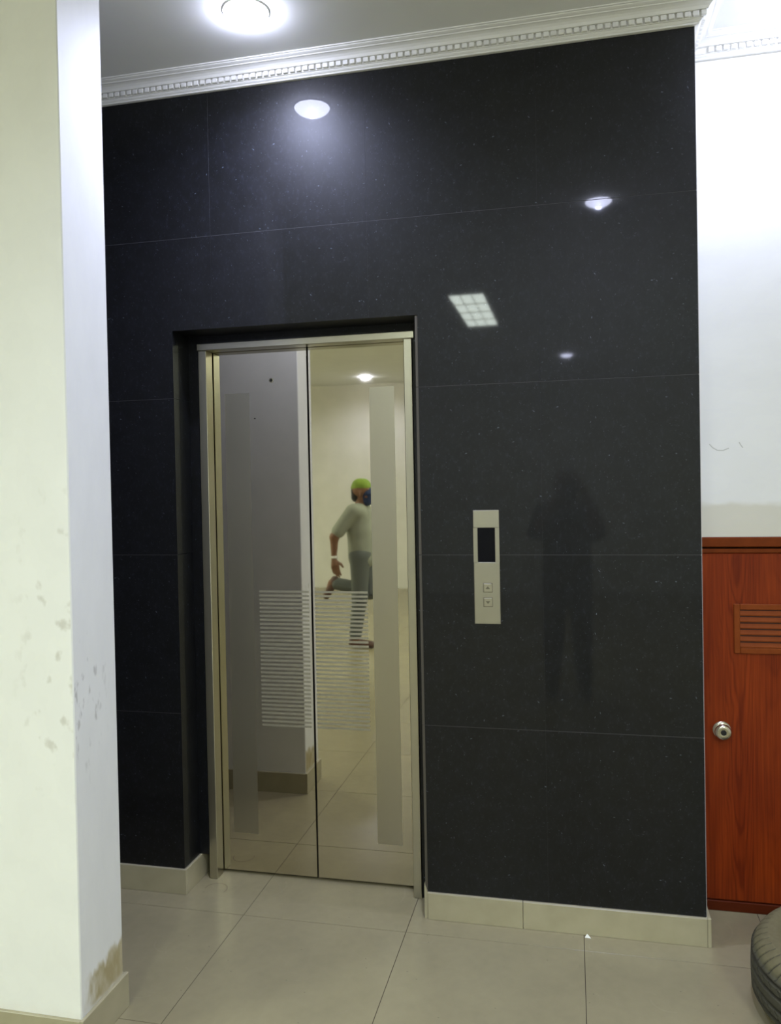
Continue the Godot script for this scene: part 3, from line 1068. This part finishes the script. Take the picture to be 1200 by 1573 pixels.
func build_people() -> void:
	var skin := mat(Color(0.50, 0.35, 0.26), 0.6)
	# --- the man in a green cap seen in the right door leaf: walking, facing +x
	var P := Vector3(-1.95, 0, 4.29)
	var t := thing("person", "person in green cap, blue face mask and grey shirt, mirrored in the lift door", "person", P)
	var X := Vector3.RIGHT
	var U := Vector3.UP
	var hc := Vector3(-0.01, 1.475, 0.0)
	var body := []
	body.append([Vector3(-0.02, 0.90, 0.05), Vector3(-0.02, 0.90, -0.05), 0.105, 0.105])
	body.append([Vector3(-0.02, 0.92, 0), Vector3(-0.03, 1.10, 0), 0.115, 0.115])
	body.append([Vector3(-0.035, 1.12, 0.05), Vector3(-0.035, 1.27, 0.07), 0.10, 0.095])
	body.append([Vector3(-0.035, 1.12, -0.05), Vector3(-0.035, 1.27, -0.07), 0.10, 0.095])
	body.append([Vector3(-0.035, 1.30, -0.14), Vector3(-0.035, 1.30, 0.14), 0.06, 0.06])
	body.append([Vector3(-0.035, 1.30, 0), Vector3(-0.02, 1.42, 0), 0.058, 0.052])
	var el := Vector3(-0.23, 1.07, -0.22)
	var wl := Vector3(-0.24, 0.86, -0.21)
	var er := Vector3(0.0, 1.06, 0.22)
	var wr := Vector3(0.09, 0.86, 0.21)
	body.append([Vector3(-0.06, 1.31, -0.17), el, 0.052, 0.041])
	body.append([el, wl, 0.041, 0.027])
	body.append([Vector3(-0.035, 1.31, 0.17), er, 0.052, 0.041])
	body.append([er, wr, 0.041, 0.027])
	var kl := Vector3(-0.03, 0.50, -0.08)
	var al := Vector3(-0.08, 0.08, -0.08)
	var kr := Vector3(0.03, 0.52, 0.09)
	var ar := Vector3(-0.34, 0.60, 0.09)
	body.append([Vector3(-0.02, 0.88, -0.085), kl, 0.085, 0.055])
	body.append([kl, al, 0.055, 0.036])
	body.append([Vector3(-0.02, 0.88, 0.085), kr, 0.085, 0.055])
	body.append([kr, ar, 0.055, 0.036])
	body.append([al - U * 0.03, al + Vector3(0.15, -0.045, 0), 0.036, 0.028])
	body.append([ar + Vector3(-0.02, 0, 0), ar + Vector3(-0.07, -0.12, 0), 0.036, 0.028])
	var st := new_st()
	body_mesh(st, body, 0.016, 0.03)
	var hd := head_bones(hc, X, U)
	hd.append([hc - U * 0.05 - X * 0.01, hc - U * 0.13 - X * 0.02, 0.052, 0.053])
	body_mesh(st, hd, 0.006, 0.012)
	body_mesh(st, hand_bones(wl, Vector3(0.12, -0.98, 0.05).normalized(), Vector3(0.2, 0, 1).normalized(), Vector3(1, 0.1, 0).normalized(), 0.25), 0.0045, 0.006)
	body_mesh(st, hand_bones(wr, Vector3(0.45, -0.88, 0).normalized(), Vector3(0, 0, -1), Vector3(0.88, 0.45, 0), 0.25), 0.0045, 0.006)
	obj("body", st, skin, t)
	var sh := new_st()
	body_mesh(sh, [[Vector3(-0.02, 0.86, 0.05), Vector3(-0.03, 1.10, 0.045), 0.122, 0.118], [Vector3(-0.02, 0.86, -0.05), Vector3(-0.03, 1.10, -0.045), 0.122, 0.118],
		[Vector3(-0.035, 1.12, 0.05), Vector3(-0.035, 1.27, 0.07), 0.113, 0.106], [Vector3(-0.035, 1.12, -0.05), Vector3(-0.035, 1.27, -0.07), 0.113, 0.106],
		[Vector3(-0.035, 1.305, -0.14), Vector3(-0.035, 1.305, 0.14), 0.071, 0.071],
		[Vector3(-0.06, 1.31, -0.17), Vector3(-0.06, 1.31, -0.17).lerp(el, 0.78), 0.068, 0.066], [Vector3(-0.035, 1.31, 0.17), Vector3(-0.035, 1.31, 0.17).lerp(er, 0.78), 0.068, 0.066]], 0.016, 0.03)
	obj("shirt", sh, mat(Color(0.57, 0.58, 0.53), 0.85), t)
	var tr := new_st()
	body_mesh(tr, [[Vector3(-0.02, 0.90, 0.05), Vector3(-0.02, 0.90, -0.05), 0.118, 0.118], [Vector3(-0.02, 0.87, -0.085), kl, 0.100, 0.074], [kl, al + U * 0.05, 0.074, 0.060],
		[Vector3(-0.02, 0.87, 0.085), kr, 0.100, 0.074], [kr, kr.lerp(ar, 0.9), 0.074, 0.060]], 0.016, 0.03)
	obj("trousers", tr, mat(Color(0.39, 0.405, 0.40), 0.85), t)
	for f in [[al, Vector3(0.16, -0.045, 0)], [ar, Vector3(-0.075, -0.13, 0)]]:
		var s := new_st()
		var d: Vector3 = f[1]
		body_mesh(s, [[f[0] - d.normalized() * 0.03 + Vector3(0, -0.035, 0) * (1.0 if d.x > 0 else 0.0), f[0] + d, 0.044, 0.034]], 0.01, 0.01)
		obj("shoe", s, mat(Color(0.36, 0.26, 0.23), 0.6), t)
	var cp := new_st()
	body_mesh(cp, [[hc + U * 0.062 - X * 0.02, hc + U * 0.062 + X * 0.012, 0.082, 0.080], [hc + U * 0.055 - X * 0.09 - Vector3(0, 0, 0.03), hc + U * 0.055 - X * 0.09 + Vector3(0, 0, 0.03), 0.015, 0.015]], 0.009, 0.01)
	obj("cap", cp, mat(Color(0.50, 0.60, 0.22), 0.8), t)
	var hr := new_st()
	body_mesh(hr, [[hc + U * 0.02 - X * 0.04, hc - U * 0.035 - X * 0.055, 0.070, 0.052]], 0.009, 0.01)
	obj("hair", hr, mat(Color(0.05, 0.045, 0.045), 0.7), t)
	var mk := new_st()
	body_mesh(mk, [[hc - U * 0.005 + X * 0.054, hc - U * 0.07 + X * 0.054, 0.070, 0.052], [hc - U * 0.012 + X * 0.10, hc - U * 0.03 + X * 0.112, 0.016, 0.018]], 0.008, 0.01)
	obj("face_mask", mk, mat(Color(0.16, 0.22, 0.38), 0.8), t)
	var wb := new_st()
	add_lathe(wb, [Vector2(0.030, -0.012), Vector2(0.034, -0.008), Vector2(0.034, 0.008), Vector2(0.030, 0.012)], el.lerp(wl, 0.9), 20)
	obj("wristband", wb, mat(Color(0.9, 0.9, 0.88), 0.6), t)
	# --- the photographer: stands at the camera, a dark shape mirrored in the granite
	var Q := Vector3(-0.04, 0, 3.22)
	var g := thing("person", "person in dark clothes holding up a phone, dimly mirrored in the black granite", "person", Q)
	var F := Vector3(0, 0, -1)
	var h2 := Vector3(0.0, 1.50, -0.03)
	var b2 := []
	b2.append([Vector3(0.06, 0.92, 0), Vector3(-0.06, 0.92, 0), 0.11, 0.11])
	b2.append([Vector3(0, 0.94, 0), Vector3(0, 1.12, 0), 0.118, 0.118])
	b2.append([Vector3(0.055, 1.14, 0), Vector3(0.075, 1.29, 0), 0.10, 0.095])
	b2.append([Vector3(-0.055, 1.14, 0), Vector3(-0.075, 1.29, 0), 0.10, 0.095])
	b2.append([Vector3(-0.145, 1.325, 0), Vector3(0.145, 1.325, 0), 0.06, 0.06])
	b2.append([Vector3(0, 1.32, 0), Vector3(0, 1.44, -0.02), 0.058, 0.053])
	var sleeves := []
	var hands := []
	for s in [-1.0, 1.0]:
		var e2 := Vector3(0.22 * s, 1.18, -0.13)
		var w2 := Vector3(0.04 + 0.085 * s, 1.455, -0.205)
		b2.append([Vector3(0.175 * s, 1.325, 0), e2, 0.054, 0.043])
		b2.append([e2, w2, 0.043, 0.028])
		sleeves.append([Vector3(0.175 * s, 1.325, 0), e2, 0.068, 0.058])
		hands.append([w2, s])
		b2.append([Vector3(0.085 * s, 0.90, 0), Vector3(0.10 * s, 0.48, -0.02), 0.088, 0.056])
		b2.append([Vector3(0.10 * s, 0.48, -0.02), Vector3(0.115 * s, 0.08, 0.02), 0.056, 0.037])
		b2.append([Vector3(0.115 * s, 0.045, 0.03), Vector3(0.13 * s, 0.035, -0.14), 0.036, 0.029])
	var s2 := new_st()
	body_mesh(s2, b2, 0.017, 0.03)
	var hb := head_bones(h2, F, U)
	hb.append([h2 - U * 0.05, h2 - U * 0.13, 0.052, 0.053])
	body_mesh(s2, hb, 0.007, 0.012)
	for h in hands:
		var sd: float = h[1]
		body_mesh(s2, hand_bones(h[0], Vector3(-0.12 * sd, 0.75, -0.6).normalized(), Vector3(-sd, 0.1, 0.1).normalized(), Vector3(0, 0.6, 0.8), 0.45), 0.0045, 0.006)
	obj("body", s2, skin, g)
	var sh2 := new_st()
	var shirt2 := [[Vector3(0.055, 0.88, 0), Vector3(0.05, 1.12, 0), 0.125, 0.122], [Vector3(-0.055, 0.88, 0), Vector3(-0.05, 1.12, 0), 0.125, 0.122], [Vector3(0.055, 1.14, 0), Vector3(0.075, 1.29, 0), 0.114, 0.107],
		[Vector3(-0.055, 1.14, 0), Vector3(-0.075, 1.29, 0), 0.114, 0.107], [Vector3(-0.145, 1.33, 0), Vector3(0.145, 1.33, 0), 0.071, 0.071]]
	shirt2.append_array(sleeves)
	body_mesh(sh2, shirt2, 0.017, 0.03)
	obj("shirt", sh2, mat(Color(0.07, 0.07, 0.085), 0.9), g)
	var tr2 := new_st()
	var pants := [[Vector3(0.06, 0.92, 0), Vector3(-0.06, 0.92, 0), 0.121, 0.121]]
	for s in [-1.0, 1.0]:
		pants.append([Vector3(0.085 * s, 0.89, 0), Vector3(0.10 * s, 0.48, -0.02), 0.102, 0.074])
		pants.append([Vector3(0.10 * s, 0.48, -0.02), Vector3(0.115 * s, 0.11, 0.02), 0.074, 0.062])
	body_mesh(tr2, pants, 0.017, 0.03)
	obj("trousers", tr2, mat(Color(0.06, 0.065, 0.08), 0.9), g)
	for s in [-1.0, 1.0]:
		var so := new_st()
		body_mesh(so, [[Vector3(0.115 * s, 0.048, 0.035), Vector3(0.13 * s, 0.04, -0.15), 0.046, 0.037]], 0.012, 0.01)
		obj("shoe", so, mat(Color(0.05, 0.05, 0.05), 0.6), g)
	var hr2 := new_st()
	body_mesh(hr2, [[h2 + U * 0.055 + Vector3(0, 0, 0.028), h2 + U * 0.02 + Vector3(0, 0, 0.04), 0.082, 0.078]], 0.01, 0.01)
	obj("hair", hr2, mat(Color(0.03, 0.028, 0.028), 0.7), g)
	var ph := box("phone", Vector3(-0.036, -0.135, 0.0), Vector3(0.036, 0.018, 0.0085), 0.002, mat(Color(0.05, 0.05, 0.055), 0.3))
	ph.position = Vector3(0, 1.5423, 2.955)
	tag(ph, "dark phone held up by the dim figure mirrored in the granite", "phone")
